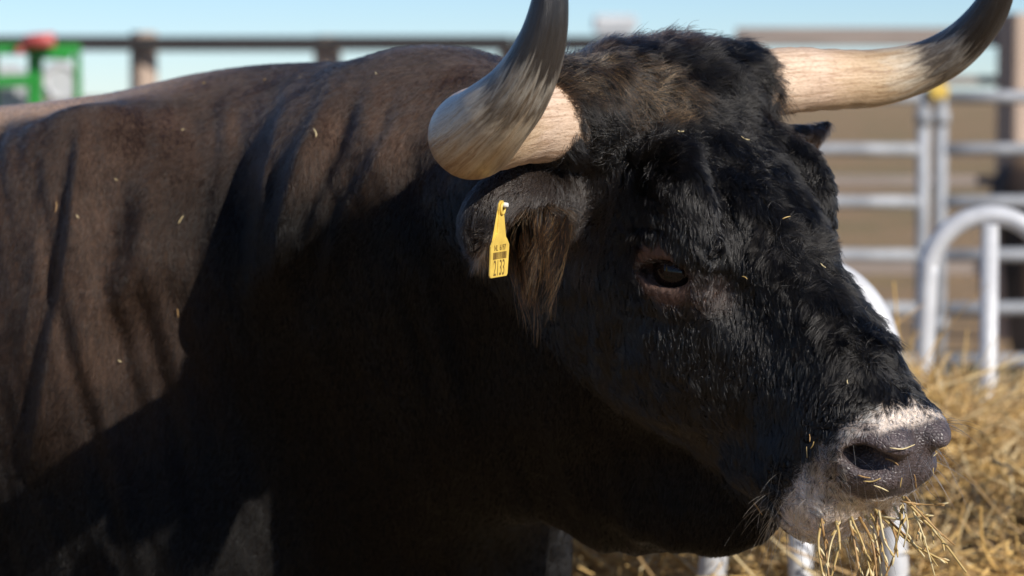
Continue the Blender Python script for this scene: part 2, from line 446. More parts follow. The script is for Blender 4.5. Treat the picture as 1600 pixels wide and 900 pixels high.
def coat(p, strands=False):
    k = masks(p); b = k['b']; n = len(p)
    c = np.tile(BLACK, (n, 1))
    bodyb = np.maximum(sstep(.95, 1.25, b[:, 2])*sstep(.12, -.12, b[:, 0]), sstep(1.33, 1.48, b[:, 2]))*(1-k['inhead'])  # lower neck and flank stay black: their shade is put into the coat
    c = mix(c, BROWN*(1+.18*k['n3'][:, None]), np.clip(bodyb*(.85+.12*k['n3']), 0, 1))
    spine = sstep(.19, .11, b[:, 1])*(b[:, 1] > -.4)*sstep(.05, -.35, b[:, 0])*(b[:, 2] > 1.35)  # tan fur along the back, brightened so its sunlit rim is coloured in
    c = mix(c, TAN, np.clip(spine, 0, 1))
    ab = np.array((.055, -.13)); pa = np.stack([k['u']+.035, k['v']-.185], 1); hh = np.clip((pa @ ab)/(ab @ ab), 0, 1)
    top = k['inhead']*sstep(.050, .018, np.linalg.norm(pa-hh[:, None]*ab, axis=1)+.010*noise(p, .02, 33))*sstep(-.06, -.02, k['w'])
    tf = np.clip(top*(.85+.5*noise(p, .025, 31)), 0, 1)
    r = rng.random(n) if strands else .5
    c = mix(c, TUFT*1.2, tf*(r < .50 if strands else .15))
    ear, ein, qe = ear_masks(p)
    c = mix(c, np.array((.016, .012, .010)), ear*1.0)
    t_in = ein*sstep(.65, .25, np.abs(qe[:, 0]/ELN+.05))
    c = mix(c, ORANGE*(.6+.5*(rng.random(n)[:, None] if strands else .5)), np.clip(t_in, 0, 1)*(r < .50 if strands else .75))
    c = mix(c, EYESKIN, k['eye']*(.75 if not strands else .55))
    wh = k['muz']
    wp = np.clip(wh*(1.05 - .35*k['mott'] + .22*k['n1'] - .14*sstep(.1, .5, k['n2'])), 0, 1)
    if strands: c = np.where((r < wp)[:, None], WHITE*(.75+.3*rng.random(n)[:, None]), c)
    else:
        c = mix(c, np.array((.58, .50, .43)), wp); c = mix(c, SKINPAD*1.1, k['mott']*.6)
    c = mix(c, SKINPAD*(1+.25*k['n1'][:, None]), k['pad'])
    return c, k, ear, ein
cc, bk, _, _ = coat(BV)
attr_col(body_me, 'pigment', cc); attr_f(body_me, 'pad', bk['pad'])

def hide_material():
    m, t, b = mat_new('bull_hide')
    a = t.nodes.new('ShaderNodeAttribute'); a.attribute_name = 'pigment'
    pa = t.nodes.new('ShaderNodeAttribute'); pa.attribute_name = 'pad'
    fine = tnoise(t, 260, 3, stretch=(1, 1, .12))
    mul = t.nodes.new('ShaderNodeMix'); mul.data_type = 'RGBA'; mul.blend_type = 'MULTIPLY'; mul.inputs[0].default_value = 1
    t.links.new(a.outputs['Color'], mul.inputs[6]); t.links.new(ramp(t, fine, [(.3, (.55, .55, .55)), (.75, (1.5, 1.45, 1.4))]), mul.inputs[7])
    t.links.new(mul.outputs[2], b.inputs['Base Color'])
    vo = t.nodes.new('ShaderNodeTexVoronoi'); vo.inputs['Scale'].default_value = 240; vo.feature = 'DISTANCE_TO_EDGE'
    g = t.nodes.new('ShaderNodeTexCoord'); t.links.new(g.outputs['Object'], vo.inputs['Vector'])
    cl = ramp(t, vo.outputs['Distance'], [(0, (0, 0, 0)), (.3, (1, 1, 1))])
    hm = t.nodes.new('ShaderNodeMix'); hm.data_type = 'RGBA'
    t.links.new(pa.outputs['Fac'], hm.inputs[0]); t.links.new(fine, hm.inputs[6]); t.links.new(cl, hm.inputs[7])
    bump(t, b, hm.outputs[2], .55, .0015)
    rr = t.nodes.new('ShaderNodeMapRange'); rr.inputs[3].default_value = .7; rr.inputs[4].default_value = .42
    t.links.new(pa.outputs['Fac'], rr.inputs[0]); t.links.new(rr.outputs[0], b.inputs['Roughness'])
    t.links.new(ramp(t, pa.outputs['Fac'], [(0, (.06,)*3), (1, (.45,)*3)]), b.inputs['Specular IOR Level'])
    return m
HIDE = hide_material()
body = link('body', body_me, HIDE, bull)

# ------------------------------------------------------------------ horns
def horn_material():
    m, t, b = mat_new('horn')
    a = t.nodes.new('ShaderNodeAttribute'); a.attribute_name = 'along'
    an = t.nodes.new('ShaderNodeAttribute'); an.attribute_name = 'hcoord'
    streak = tnoise(t, 1.0, 5, .6, vec=an.outputs['Vector'], stretch=(3.2, 3.2, 7))
    fib = tnoise(t, 1.0, 4, .6, vec=an.outputs['Vector'], stretch=(9, 9, 7))
    streak.node.inputs['Distortion'].default_value = .7; fib.node.inputs['Distortion'].default_value = .5
    ad = t.nodes.new('ShaderNodeMath'); ad.operation = 'MULTIPLY_ADD'; ad.inputs[1].default_value = .32
    t.links.new(streak, ad.inputs[0]); t.links.new(a.outputs['Fac'], ad.inputs[2])
    ad2 = t.nodes.new('ShaderNodeMath'); ad2.operation = 'SUBTRACT'; ad2.inputs[1].default_value = .16
    t.links.new(ad.outputs[0], ad2.inputs[0])
    base = ramp(t, ad2.outputs[0], [(.0, (.74, .57, .42)), (.20, (.76, .58, .44)), (.32, (.66, .49, .33)), (.46, (.54, .40, .25)), (.56, (.58, .51, .40)), (.62, (.14, .115, .09)),
                                    (.67, (.34, .32, .28)), (.72, (.04, .036, .034)), (.90, (.012, .012, .013))])
    dirt = ramp(t, fib, [(.34, (.52, .42, .34)), (.56, (1, 1, 1))])
    mul = t.nodes.new('ShaderNodeMix'); mul.data_type = 'RGBA'; mul.blend_type = 'MULTIPLY'; mul.inputs[0].default_value = .75
    t.links.new(base, mul.inputs[6]); t.links.new(dirt, mul.inputs[7]); t.links.new(mul.outputs[2], b.inputs['Base Color'])
    t.links.new(ramp(t, a.outputs['Fac'], [(.1, (.55,)*3), (.45, (.28,)*3)]), b.inputs['Roughness'])
    b.inputs['Specular IOR Level'].default_value = .5
    fine = tnoise(t, 1.0, 5, .7, vec=an.outputs['Vector'], stretch=(20, 20, 70))
    m3 = t.nodes.new('ShaderNodeMix'); m3.data_type = 'RGBA'; m3.blend_type = 'MULTIPLY'; m3.inputs[0].default_value = .7
    t.links.new(mul.outputs[2], m3.inputs[6]); t.links.new(ramp(t, fine, [(.32, (.50, .42, .36)), (.48, (.95, .93, .90)), (.7, (1.1, 1.1, 1.1))]), m3.inputs[7])
    t.links.new(m3.outputs[2], b.inputs['Base Color'])
    hs_ = t.nodes.new('ShaderNodeMath'); hs_.operation = 'ADD'; t.links.new(fib, hs_.inputs[0]); t.links.new(fine, hs_.inputs[1])
    bump(t, b, hs_.outputs[0], .6, .0016)
    return m
HORN = horn_material()
def horn(pts, rad, label, remap=((0, 1), (0, 1))):
    C = catmull([P(*a) for a in pts], 110); T = np.linspace(0, 1, 110)
    L_ = np.concatenate([[0], np.cumsum(np.linalg.norm(np.diff(C, axis=0), axis=1))]); t = L_/L_[-1]
    R_ = np.interp(np.linspace(0, len(rad)-1, 110), range(len(rad)), rad); R_ = np.convolve(np.pad(R_, 6, 'edge'), np.ones(13)/13, 'valid')
    ns = 48; V, F, cp = tube_np(C, R_, ns)
    tt = np.repeat(t, ns); an = np.tile(np.linspace(0, 2*np.pi, ns, endpoint=False), 110)
    cen = np.repeat(C, ns, 0); d = V[:-2]-cen
    k = 1+.02*noise(np.stack([tt*.6, 0*tt, 0*tt], 1), .012, 7)*sstep(.55, .2, tt)+.05*noise(V[:-2], .05, 5)*sstep(.9, .4, tt)+.018*noise(V[:-2], .016, 6)*sstep(.6, .1, tt)+.012*np.sin(tt*170)*sstep(.3, .05, tt)
    V[:-2] = cen+d*k[:, None]
    me = bpy.data.meshes.new('horn'); me.from_pydata(V.tolist(), [], F.tolist()+cp.tolist())
    me.polygons.foreach_set('use_smooth', np.ones(len(me.polygons), bool)); me.update()
    attr_f(me, 'along', np.interp(np.concatenate([tt, [0, 1]]), *remap))
    hc = np.stack([np.cos(an), np.sin(an), tt], 1); hc = np.vstack([hc, [0, 0, 0], [0, 0, 1]])
    a = me.attributes.new('hcoord', 'FLOAT_VECTOR', 'POINT'); a.data.foreach_set('vector', hc.astype(np.float32).ravel())
    o = link('horn', me, HORN, bull); o['label'] = label; return o
horn([(945, 185, 3.26), (885, 190, 3.19), (820, 192, 3.12), (765, 200, 3.03), (738, 212, 2.97), (765, 190, 2.915), (808, 145, 2.875), (840, 85, 2.845), (857, 20, 2.83), (862, -60, 2.83), (852, -150, 2.86)],
     [.043, .044, .046, .0470, .0465, .042, .034, .0265, .0205, .013, .002], 'near horn, bulging towards the viewer then curving up to a dark tip', ((0, .2, .42, .60, .75, 1), (0, .12, .36, .52, .72, 1)))
horn([(1165, 132, 3.37), (1225, 127, 3.42), (1300, 124, 3.47), (1370, 121, 3.5), (1440, 104, 3.5), (1500, 70, 3.47), (1546, 18, 3.43), (1572, -50, 3.4), (1580, -130, 3.38)],
     [.042, .041, .0365, .0345, .031, .027, .0225, .015, .002], 'far horn, pale and straight at its base, dark where it curves up', ((0, .15, .36, .55, .72, 1), (0, .14, .42, .58, .74, 1)))

# ------------------------------------------------------------------ eyes
me_, t_, b_ = mat_new('bull_eye')
g = t_.nodes.new('ShaderNodeTexCoord')
t_.links.new(ramp(t_, tnoise(t_, 300, 2), [(.3, (.006, .004, .004)), (.7, (.02, .012, .01))]), b_.inputs['Base Color'])
b_.inputs['Roughness'].default_value = .03; b_.inputs['IOR'].default_value = 1.36
for sgn in (1, -1):
    bm = bmesh.new(); bmesh.ops.create_uvsphere(bm, u_segments=32, v_segments=24, radius=.0285)
    bmesh.ops.scale(bm, vec=(1.12, 1, 1), verts=bm.verts)
    bmesh.ops.transform(bm, matrix=Matrix(HM.tolist()).to_4x4(), verts=bm.verts)
    bmesh.ops.translate(bm, vec=H(*((EYE-EME[:, 1]*.0225)*np.array((1, sgn, 1)))), verts=bm.verts)
    for f in bm.faces: f.smooth = True
    me = bpy.data.meshes.new('eye'); bm.to_mesh(me); bm.free(); link('eye', me, me_, bull)

# ------------------------------------------------------------------ fur
def hair_material(name, rough=.26, ior=1.45):
    m = bpy.data.materials.new(name); m.use_nodes = True; t = m.node_tree; t.nodes.clear()
    o = t.nodes.new('ShaderNodeOutputMaterial'); b = t.nodes.new('ShaderNodeBsdfHairPrincipled')
    b.model = 'CHIANG'; b.parametrization = 'COLOR'
    a = t.nodes.new('ShaderNodeAttribute'); a.attribute_name = 'pigment'
    t.links.new(a.outputs['Color'], b.inputs['Color']); b.inputs['Roughness'].default_value = rough
    b.inputs['Radial Roughness'].default_value = .35; b.inputs['IOR'].default_value = ior; b.inputs['Random Roughness'].default_value = .3
    t.links.new(b.outputs[0], o.inputs[0]); return m
FUR = hair_material('fur'); COATM = hair_material('body_coat', .35, 1.30)
def curves_obj(name, pts, rad, colr, mat, parent):
    """pts (n,k,3), rad (n,k), colr (n,3)"""
    n, k = pts.shape[:2]
    hc = bpy.data.hair_curves.new(name); hc.add_curves([k]*n)
    hc.attributes['position'].data.foreach_set('vector', np.ascontiguousarray(pts, np.float32).ravel())
    a = hc.attributes.get('radius') or hc.attributes.new('radius', 'FLOAT', 'POINT')
    a.data.foreach_set('value', np.ascontiguousarray(rad, np.float32).ravel())
    a = hc.attributes.new('pigment', 'FLOAT_COLOR', 'CURVE')
    a.data.foreach_set('color', np.concatenate([colr, np.ones((n, 1))], 1).astype(np.float32).ravel())
    hc.materials.append(mat)
    return link(name, hc, None, parent)
TRI = np.vstack([BQ[:, [0, 1, 2]], BQ[:, [0, 2, 3]]])
TA, TB, TC = BV[TRI[:, 0]], BV[TRI[:, 1]], BV[TRI[:, 2]]
AREA = .5*np.linalg.norm(np.cross(TB-TA, TC-TA), axis=1); CEN = (TA+TB+TC)/3
def scatter(mask_density, n):
    wgt = AREA*mask_density; cs_ = np.cumsum(wgt); idx = np.searchsorted(cs_, rng.random(n)*cs_[-1])
    r1, r2 = rng.random(n), rng.random(n); s = np.sqrt(r1)
    A, B, C = 1-s, s*(1-r2), s*r2
    p = A[:, None]*TA[idx]+B[:, None]*TB[idx]+C[:, None]*TC[idx]
    N = A[:, None]*BN[TRI[idx, 0]]+B[:, None]*BN[TRI[idx, 1]]+C[:, None]*BN[TRI[idx, 2]]
    return p, N/(np.linalg.norm(N, axis=1)[:, None]+1e-9)
def cell_jit(p, size, seed):
    c = np.floor(p/size); r_ = [hash3(c[:, 0], c[:, 1], c[:, 2], seed+k) for k in range(3)]
    return (c+.5+.45*np.stack(r_, 1))*size, r_
def strands(p, N, flow, length, lift, curl, kpts, r0, drop=0.0, clump=None):
    n = len(p)
    cl = []
    for size, amt, sd in (clump or []):                                # tips of neighbouring hairs draw together
        wob = np.stack([noise(p, size*1.5, sd+k) for k in range(3)], 1)*size*.5
        cc_, r_ = cell_jit(p+wob, size, sd)
        dv = cc_-p; dv -= N*(dv*N).sum(1)[:, None]; cl.append((dv, amt))
        flow = flow+np.stack(r_, 1)*.45*amt
        length = length*(1+.30*amt*r_[0]); lift = np.clip(lift*(1+.6*amt*r_[1]), .04, .95)
    f = flow - N*(flow*N).sum(1)[:, None]; f /= (np.linalg.norm(f, axis=1)[:, None]+1e-9)
    side = np.cross(N, f)
    out = np.empty((n, kpts, 3)); ph = rng.random(n)*1.2 + noise(p, .02, 41)*4
    for i in range(kpts):
        t = i/(kpts-1)
        q = p + N*(length*lift*(t-.45*t*t*(1-lift)))[:, None] + f*(length*(1-.35*lift)*(.35*t+.65*t*t))[:, None]
        q = q + (side*np.sin(ph+t*5.0)[:, None]-side*np.sin(ph)[:, None])*(curl*length*t)[:, None]
        q = q + N*(np.sin(ph*1.3+t*4.0)*curl*length*t*.5)[:, None]
        for dv, amt in cl: q = q+dv*(amt*t**1.3)
        q[:, 2] -= drop*length*t*t
        out[:, i] = q
    tp = np.linspace(0, 1, kpts); rad = r0[:, None]*(1-.78*tp**1.6)[None]
    return out, rad
fk = masks(CEN); f_ear, f_ein, _ = ear_masks(CEN)
def clearance(k, ein):       # no hair on the nose pad, the eyeball, inside the nostril
    return (1-k['pad'])*(1-.97*sstep(.45, .9, k['eye']))
tocam = np.array((0, 0, CAM_Z))-CEN; tocam /= np.linalg.norm(tocam, axis=1)[:, None]
TN = np.cross(TB-TA, TC-TA); TN /= np.linalg.norm(TN, axis=1)[:, None]+1e-9
face = sstep(-.55, -.15, (TN*tocam).sum(1))                             # leave the far flank bare
headm = sstep(-.14, -.02, fk['u'])*(np.abs(fk['v']) < .27)*sstep(-.27, -.22, fk['w'])
# --- head coat
NH = 330000
dens = headm*face*clearance(fk, f_ein)*(1-f_ear)
p, N = scatter(dens, NH)
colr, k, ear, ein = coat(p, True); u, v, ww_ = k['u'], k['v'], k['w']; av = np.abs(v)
fore = sstep(.20, .04, u)*sstep(-.06, .0, ww_)
brid = sstep(.10, .24, u)*sstep(.075, .03, av)*sstep(-.05, -.01, ww_)
g3 = np.stack([noise(p, .035, 51), noise(p, .035, 52), noise(p, .035, 53)], 1)+.6*np.stack([noise(p, .012, 54), noise(p, .012, 55), noise(p, .012, 56)], 1)
down = np.array((0, 0, -1.0))
flow = (HF*.25+down*.7)+HR*(np.sign(v)*.5*np.clip(av*8, 0, 1))[:, None]
flow = flow*(1-brid)[:, None] + (HF*.7+HR*(.6*np.clip(v*18, -1, 1))[:, None])*brid[:, None]
flow = flow*(1-fore)[:, None] + (HF*.7-HR*.55)*fore[:, None]
flow = flow + g3*(.40+.75*fore+.40*brid)[:, None]
poll = sstep(.06, -.03, u)*sstep(-.06, .02, ww_)
length = .0095+.014*fore+.013*brid*sstep(.5, .40, u)+.006*poll
length = length*(1-.5*sstep(.38, .45, u))*(1-.75*k['eye'])*(.65+.7*rng.random(len(p)))
lift = np.clip(.16+.14*fore+.08*brid+.10*poll+.06*rng.standard_normal(len(p)), .04, .9)
curl = .06+.16*fore+.08*brid
colr = colr*(.6+.9*rng.random(len(p))**2)[:, None]; r0 = np.full(len(p), .00036)*(.7+.6*rng.random(len(p)))
out, rad = strands(p, N, flow, length, lift, curl, 6, r0, 0, [(.007, .50, 200), (.022, .28, 300)])
curves_obj('fur', out, rad, colr, FUR, bull)['kind'] = 'stuff'
# --- coarser guard hairs over the head
p, N = scatter(headm*face*clearance(fk, f_ein)*(1-f_ear)*sstep(.46, .40, fk['u']), 16000)
colr, k, ear, ein = coat(p, True); u, v, ww_ = k['u'], k['v'], k['w']
fore = sstep(.20, .04, u)*sstep(-.06, .0, ww_); brid = sstep(.10, .24, u)*sstep(.075, .03, np.abs(v))*sstep(-.05, -.01, ww_)
g3 = np.stack([noise(p, .035, 51), noise(p, .035, 52), noise(p, .035, 53)], 1)+.7*rng.standard_normal((len(p), 3))*.6
flow = (HF*.25+down*.7)*(1-np.maximum(fore, brid))[:, None]+(HF*.7)*np.maximum(fore, brid)[:, None]+g3*(.5+.8*fore+.5*brid)[:, None]
out, rad = strands(p, N, flow, (.011+.012*fore+.010*brid)*(.7+.7*rng.random(len(p)))*(1-.8*k['eye']), np.clip(.26+.15*fore+.1*rng.standard_normal(len(p)), .06, .9), .10+.15*fore, 6, np.full(len(p), .00042))
curves_obj('guard_hair', out, rad, colr*1.5, FUR, bull)['kind'] = 'stuff'
# --- long loose hair on the poll
p, N = scatter(sstep(.05, -.03, fk['u'])*sstep(-.05, .02, fk['w'])*sstep(.20, .16, np.abs(fk['v']))*headm, 9000)
colr, k, ear, ein = coat(p, True)
g3 = np.stack([noise(p, .05, 61), noise(p, .05, 62), noise(p, .05, 63)], 1)+.5*rng.standard_normal((len(p), 3))
flow = HF*.7-HR*.9+g3*.9
out, rad = strands(p, N, flow, (.02+.04*rng.random(len(p))**2), np.clip(.18+.12*rng.standard_normal(len(p)), .1, .9), np.full(len(p), .16), 8, np.full(len(p), .00032), .25, [(.012, .35, 400)])
curves_obj('forelock', out, rad, colr, FUR, bull)['kind'] = 'stuff'
# --- ear
p, N = scatter(f_ear*1.0, 26000)
colr, k, ear, ein = coat(p, True)
qe = (p-EC) @ EM
g3 = np.stack([noise(p, .02, 71), noise(p, .02, 72), noise(p, .02, 73)], 1)+.35*rng.standard_normal((len(p), 3))
flow = np.where(ein[:, None], down*1.0+np.array((.10, -.1, 0)), EM[:, 0]*.6+down*.5)+g3*.5
length = np.where(ein, .008+.016*rng.random(len(p)), .008+.006*rng.random(len(p)))
out, rad = strands(p, N, flow, length, np.clip(np.where(ein, .20, .18)+.08*rng.standard_normal(len(p)), .05, .8), np.where(ein, .12, .08), 6, np.full(len(p), .00036), .45, [(.006, .5, 500)])
curves_obj('ear_hair', out, rad, colr, FUR, bull)['kind'] = 'stuff'
# --- tuft hanging out of the ear
p, N = scatter(f_ein*1.0*(((CEN-EC) @ EM)[:, 0] < .014)*(((CEN-EC) @ EM)[:, 0] > -.05), 1300)
n = len(p); qe = (p-EC) @ EM
colr = np.where((rng.random(n) < .40)[:, None], np.array((.34, .14, .05))*(.4+.8*rng.random((n, 1))), np.array((.010, .007, .006))*(.6+1.2*rng.random((n, 1))))
lock, rl = cell_jit(p, .018, 510)                                        # hairs gather in hanging locks
L_ = (.030+.045*rng.random(n)**1.3)*(1+.25*rl[0])
kp = 9; T = np.linspace(0, 1, kp); out = np.empty((n, kp, 3))
drift = np.stack([.30*rl[1]+.12*rng.standard_normal(n)+.22, -.15+.2*rl[2]+.05*rng.standard_normal(n), 0*L_], 1)
for i, t in enumerate(T):
    q = p+N*(.012*math.sin(min(1, t*2)*1.57))+drift*(L_*t*t*.8)[:, None]+(lock-p)*(.85*t)
    tip = P(812, 480, 3.07); q[:, :2] += (tip[:2]-q[:, :2])*(.50*t**1.5)
    q[:, 2] -= L_*(t**1.25)
    q[:, 0] += .0035*np.sin(t*6+rl[0]*5+.6*rng.random(n))*t; q[:, 1] += .0025*np.sin(t*5+rl[1]*5)*t
    out[:, i] = q
rad = np.full(n, .00034)[:, None]*(1-.75*T**2)[None]
curves_obj('ear_tuft', out, rad, colr, COATM, bull)['kind'] = 'stuff'
# --- eyelashes and whiskers
ls = []; lr = np.random.default_rng(77)
for sgn in (1, -1):
    for i in range(70):
        a = lr.uniform(-.85, .75); base = np.array((.034*a, .0085-.010*a*a, .0145*(1-a*a)+.001))
        dr = np.array((-.35+.3*a, 1.0, -.35))+.15*lr.standard_normal(3); dr /= np.linalg.norm(dr); ln = lr.uniform(.010, .019)
        q = [EYE+EME @ (base+dr*ln*t+np.array((0, 0, .006))*t*t) for t in np.linspace(0, 1, 6)]
        ls.append([H(x[0], sgn*x[1], x[2]) for x in q])
ls = np.array(ls); nn_ = len(ls)
curves_obj('eyelash', ls, np.full((nn_, 1), .0003)*np.linspace(1, .3, 6)[None], np.tile((.03, .025, .022), (nn_, 1)), FUR, bull)['kind'] = 'stuff'
p, N = scatter(headm*face*sstep(.43, .46, fk['u'])*(sstep(-.06, -.12, fk['w'])+.4*fk['pad']+.2), 260)
n = len(p); L_ = .018+.05*rng.random(n)**2; dr = N+HF*.5+.35*rng.standard_normal((n, 3)); dr /= np.linalg.norm(dr, axis=1)[:, None]
out = p[:, None]+dr[:, None]*L_[:, None, None]*np.linspace(0, 1, 6)[None, :, None]; out[:, :, 2] -= L_[:, None]*.35*np.linspace(0, 1, 6)[None]**2
curves_obj('whisker', out, np.full((n, 1), .00022)*np.linspace(1, .3, 6)[None], np.where((rng.random(n) < .6)[:, None], np.array((.5, .42, .33)), np.array((.02, .02, .02))), FUR, bull)['kind'] = 'stuff'
# --- short coat of neck and body
dens = (1-headm)*face*(1-f_ear)*sstep(-1.35, -1.1, CEN[:, 0])*sstep(.55, .75, CEN[:, 2])
dens *= .25+.75*sstep(.0, .3, (TN*tocam).sum(1))
p, N = scatter(dens, 420000)
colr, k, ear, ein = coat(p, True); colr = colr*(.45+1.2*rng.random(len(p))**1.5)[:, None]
g3 = np.stack([noise(p, .07, 81), noise(p, .07, 82), noise(p, .07, 83)], 1)+.25*rng.standard_normal((len(p), 3))
flow = -BH*.25+down*1.0+g3*.22
crest = sstep(.1, .3, p[:, 0]+.35)*sstep(1.35, 1.5, p[:, 2])
length = (.0075+.006*crest)*(.7+.6*rng.random(len(p)))
out, rad = strands(p, N, flow, length, np.clip(.10+.05*rng.standard_normal(len(p))+.10*crest, .03, .6), np.full(len(p), .06), 4, np.full(len(p), .00036)*(.7+.6*rng.random(len(p))), 0, [(.004, .22, 600), (.02, .10, 700)])
curves_obj('body_coat', out, rad, colr, COATM, bull)['kind'] = 'stuff'
# ------------------------------------------------------------------ ground
def ground_material():
    m, t, b = mat_new('dry_pasture')
    a = tnoise(t, .35, 6, .6); c = tnoise(t, 9, 5, .6); e = tnoise(t, 60, 3)
    base = ramp(t, a, [(.35, (.40, .27, .15)), (.52, (.36, .25, .13)), (.62, (.20, .19, .075)), (.72, (.38, .25, .14))])
    mul = t.nodes.new('ShaderNodeMix'); mul.data_type = 'RGBA'; mul.blend_type = 'MULTIPLY'; mul.inputs[0].default_value = .8
    t.links.new(base, mul.inputs[6]); t.links.new(ramp(t, c, [(.3, (.45, .42, .4)), (.7, (1.3, 1.2, 1.1))]), mul.inputs[7])
    t.links.new(mul.outputs[2], b.inputs['Base Color']); b.inputs['Roughness'].default_value = .95
    bump(t, b, e, .8, .03); return m
G = 1500
gx = np.unique(np.concatenate([np.linspace(-8, 10, 61), [-G, -400, -100, -30, 30, 100, 400, G]]))
gy = np.unique(np.concatenate([np.linspace(-2, 24, 87), [-300, -30, 40, 80, 200, 600, 2*G]]))
gv = np.array([(x, y, 0) for x in gx for y in gy], float)
loc = (np.abs(gv[:, 0]) < 9)*(gv[:, 1] > -2)*(gv[:, 1] < 24)
gv[:, 2] = loc*(.025*noise(gv, 1.3, 91)+.012*noise(gv, .5, 92)-.03)
ny = len(gy); gf = np.array([(i*ny+j, (i+1)*ny+j, (i+1)*ny+j+1, i*ny+j+1) for i in range(len(gx)-1) for j in range(ny-1)])
tag(link('ground', mesh_np('ground', gv, gf), ground_material()), 'dry tan pasture with patches of green grass', kind='structure')

# ------------------------------------------------------------------ shared outdoor materials
STEEL = simple('galvanised_steel', (.24, .255, .275), (.44, .46, .49), 7, .6, .15, .0006)
WHITESTEEL = simple('bright_galvanised_tube', (.52, .53, .55), (.66, .67, .69), 25, .50, .15, .0005)
WOODDARK = simple('dark_weathered_timber', (.018, .016, .018), (.035, .031, .030), 3, .85, 0, .004, (1, 12, 12))
WOODPALE = simple('pale_post_timber', (.34, .25, .19), (.52, .41, .33), 4, .8, 0, .004, (12, 12, 1))
WOODGREY = simple('grey_brown_boards', (.24, .20, .175), (.34, .285, .25), 3, .85, 0, .004, (1, 12, 12))
GREEN = simple('green_machine_paint', (.02, .22, .035), (.035, .32, .05), 5, .35, 0, .0003)
RED = simple('faded_red_paint', (.42, .05, .05), (.55, .14, .13), 9, .45)
PALEGREY = simple('pale_grey_paint', (.50, .52, .54), (.62, .64, .66), 4, .5)
YELLOW = simple('yellow_plastic', (.62, .42, .08), (.84, .60, .12), 60, .5)
DARKINK = simple('dark_tag_ink', (.13, .08, .02), (.20, .12, .03), 60, .6)

# ------------------------------------------------------------------ timber fence on the left: dark top rail on pale posts
def fence_post(parent, px, d, top, wid, mat, ang=35):
    q = P(px, 150, d)
    return box('post', (q[0], q[1], top/2-.05), (wid, wid, top+.1), mat, parent, .012, Matrix.Rotation(math.radians(ang), 3, 'Z'))
fl = empty('timber_fence', (P(225, 150, 20)[0], 20, 0))
tag(fl, 'timber fence with thin dark top rail on pale posts, above the bull\'s back', 'fence')
for px, pt in ((-360, 1.86), (-70, 1.86), (225, 1.95), (512, 1.925), (800, 1.86), (1090, 1.90)):
    fence_post(fl, px, 20, pt, .15, WOODPALE)
xs = [P(px, 150, 20)[0] for px in (-360, -70, 225, 512, 800, 1090)]
for i in range(5):
    for z, hh in ((1.862, .105), (.75, .10), (.35, .10)):
        box('rail', ((xs[i]+xs[i+1])/2, 19.86, z+.004*(i % 2)), (xs[i+1]-xs[i]-.006, .045, hh), WOODDARK, fl, .006)
for px in (225,):
    q = P(px-14, 150, 19.83); box('rail_bracket', (q[0], q[1], 1.80), (.06, .03, .22), WOODDARK, fl, .006)
# ------------------------------------------------------------------ board fence on the right, behind the steel pen
fr_ = empty('board_fence', (P(1585, 150, 18)[0], 18, 0))
tag(fr_, 'weathered grey brown board fence standing behind the steel pen', 'fence')
pxs = (1150, 1585, 2020)
for px in pxs: fence_post(fr_, px, 18, 2.02 if px != 1150 else 1.86, .17, WOODPALE if px != 1150 else WOODDARK, 40)
xs = [P(px, 150, 18)[0] for px in pxs]
for i in range(2):
    for z, hh in ((1.875, .12), (1.60, .06), (.96, .07), (.40, .08)):
        box('board', ((xs[i]+xs[i+1])/2, 18.16, z), (xs[i+1]-xs[i]-.008, .03, hh), WOODGREY, fr_, .005)
# ------------------------------------------------------------------ galvanised pen panels
def pen_panel(x0, x1, d, label):
    e = empty('pen_panel', ((x0+x1)/2, d, 0)); tag(e, label, 'pen panel', 'galvanised pen panels')
    for z in (1.495, 1.25, 1.005, .755, .505, .26):
        n = 9; C = np.stack([np.linspace(x0, x1, n), np.full(n, d), z+.004*np.sin(np.linspace(0, 3, n))], 1)
        tube('rail', C, .030, STEEL, e, 14)
    for x in (x0, (x0+x1)/2, x1):
        tube('upright', [(x, d-.004, .0), (x, d-.004, .75), (x, d-.004, 1.53)], .030, STEEL, e, 14)
    for x in (x0-.0, x1):
        for z in (.4, 1.37):
            tube('pin_lug', [(x, d-.01, z), (x, d-.01, z+.06)], .04, STEEL, e, 12)
    return e
xa, xb = P(1441, 150, 13.3)[0], P(1470, 150, 13.3)[0]
pen_panel(xa-2.4, xa, 13.3, 'galvanised steel pen panel behind the bull\'s face, left of the joint')
pen_panel(xb, xb+2.4, 13.32, 'galvanised steel pen panel at the right, behind the arched feeder')
q = P(1466, 143, 13.22); yo = box('yellow_clip', tuple(q), (.09, .05, .075), YELLOW, None, .012)
tag(yo, 'small yellow plastic clip on the joint of the pen panels', 'clip')
# ------------------------------------------------------------------ round hay feeder with arched bars
FC = np.array((.95, 5.3)); FR_ = 1.03
fe = empty('hay_feeder', (FC[0], FC[1], 0)); tag(fe, 'round galvanised hay feeder with tombstone arches beside the bull\'s muzzle', 'hay feeder')
def on_ring(a, r=FR_): return np.array((FC[0]+r*math.cos(a), FC[1]+r*math.sin(a)))
def arch(a, hw, top):
    pts = []
    rr = hw
    for z in (.02, .3, .6, .85): pts.append((-(hw+.10*max(0, .95-z)), z))
    for k in range(0, 13):
        th = math.pi-k*math.pi/12; pts.append((rr*math.cos(th), top-rr*1.0+rr*1.0*math.sin(th)))
    for z in (.85, .6, .3, .02): pts.append(((hw+.10*max(0, .95-z)), z))
    C = []
    for s, z in pts:
        aa = a+s/FR_; q = on_ring(aa); C.append((q[0], q[1], z))
    tube('arch', catmull(C, 70), .0225, WHITESTEEL, fe, 16)
    q = on_ring(a, FR_-.004); tube('bar', [(q[0], q[1], .02), (q[0], q[1], .6), (q[0], q[1], top-.02)], .0195, WHITESTEEL, fe, 16)
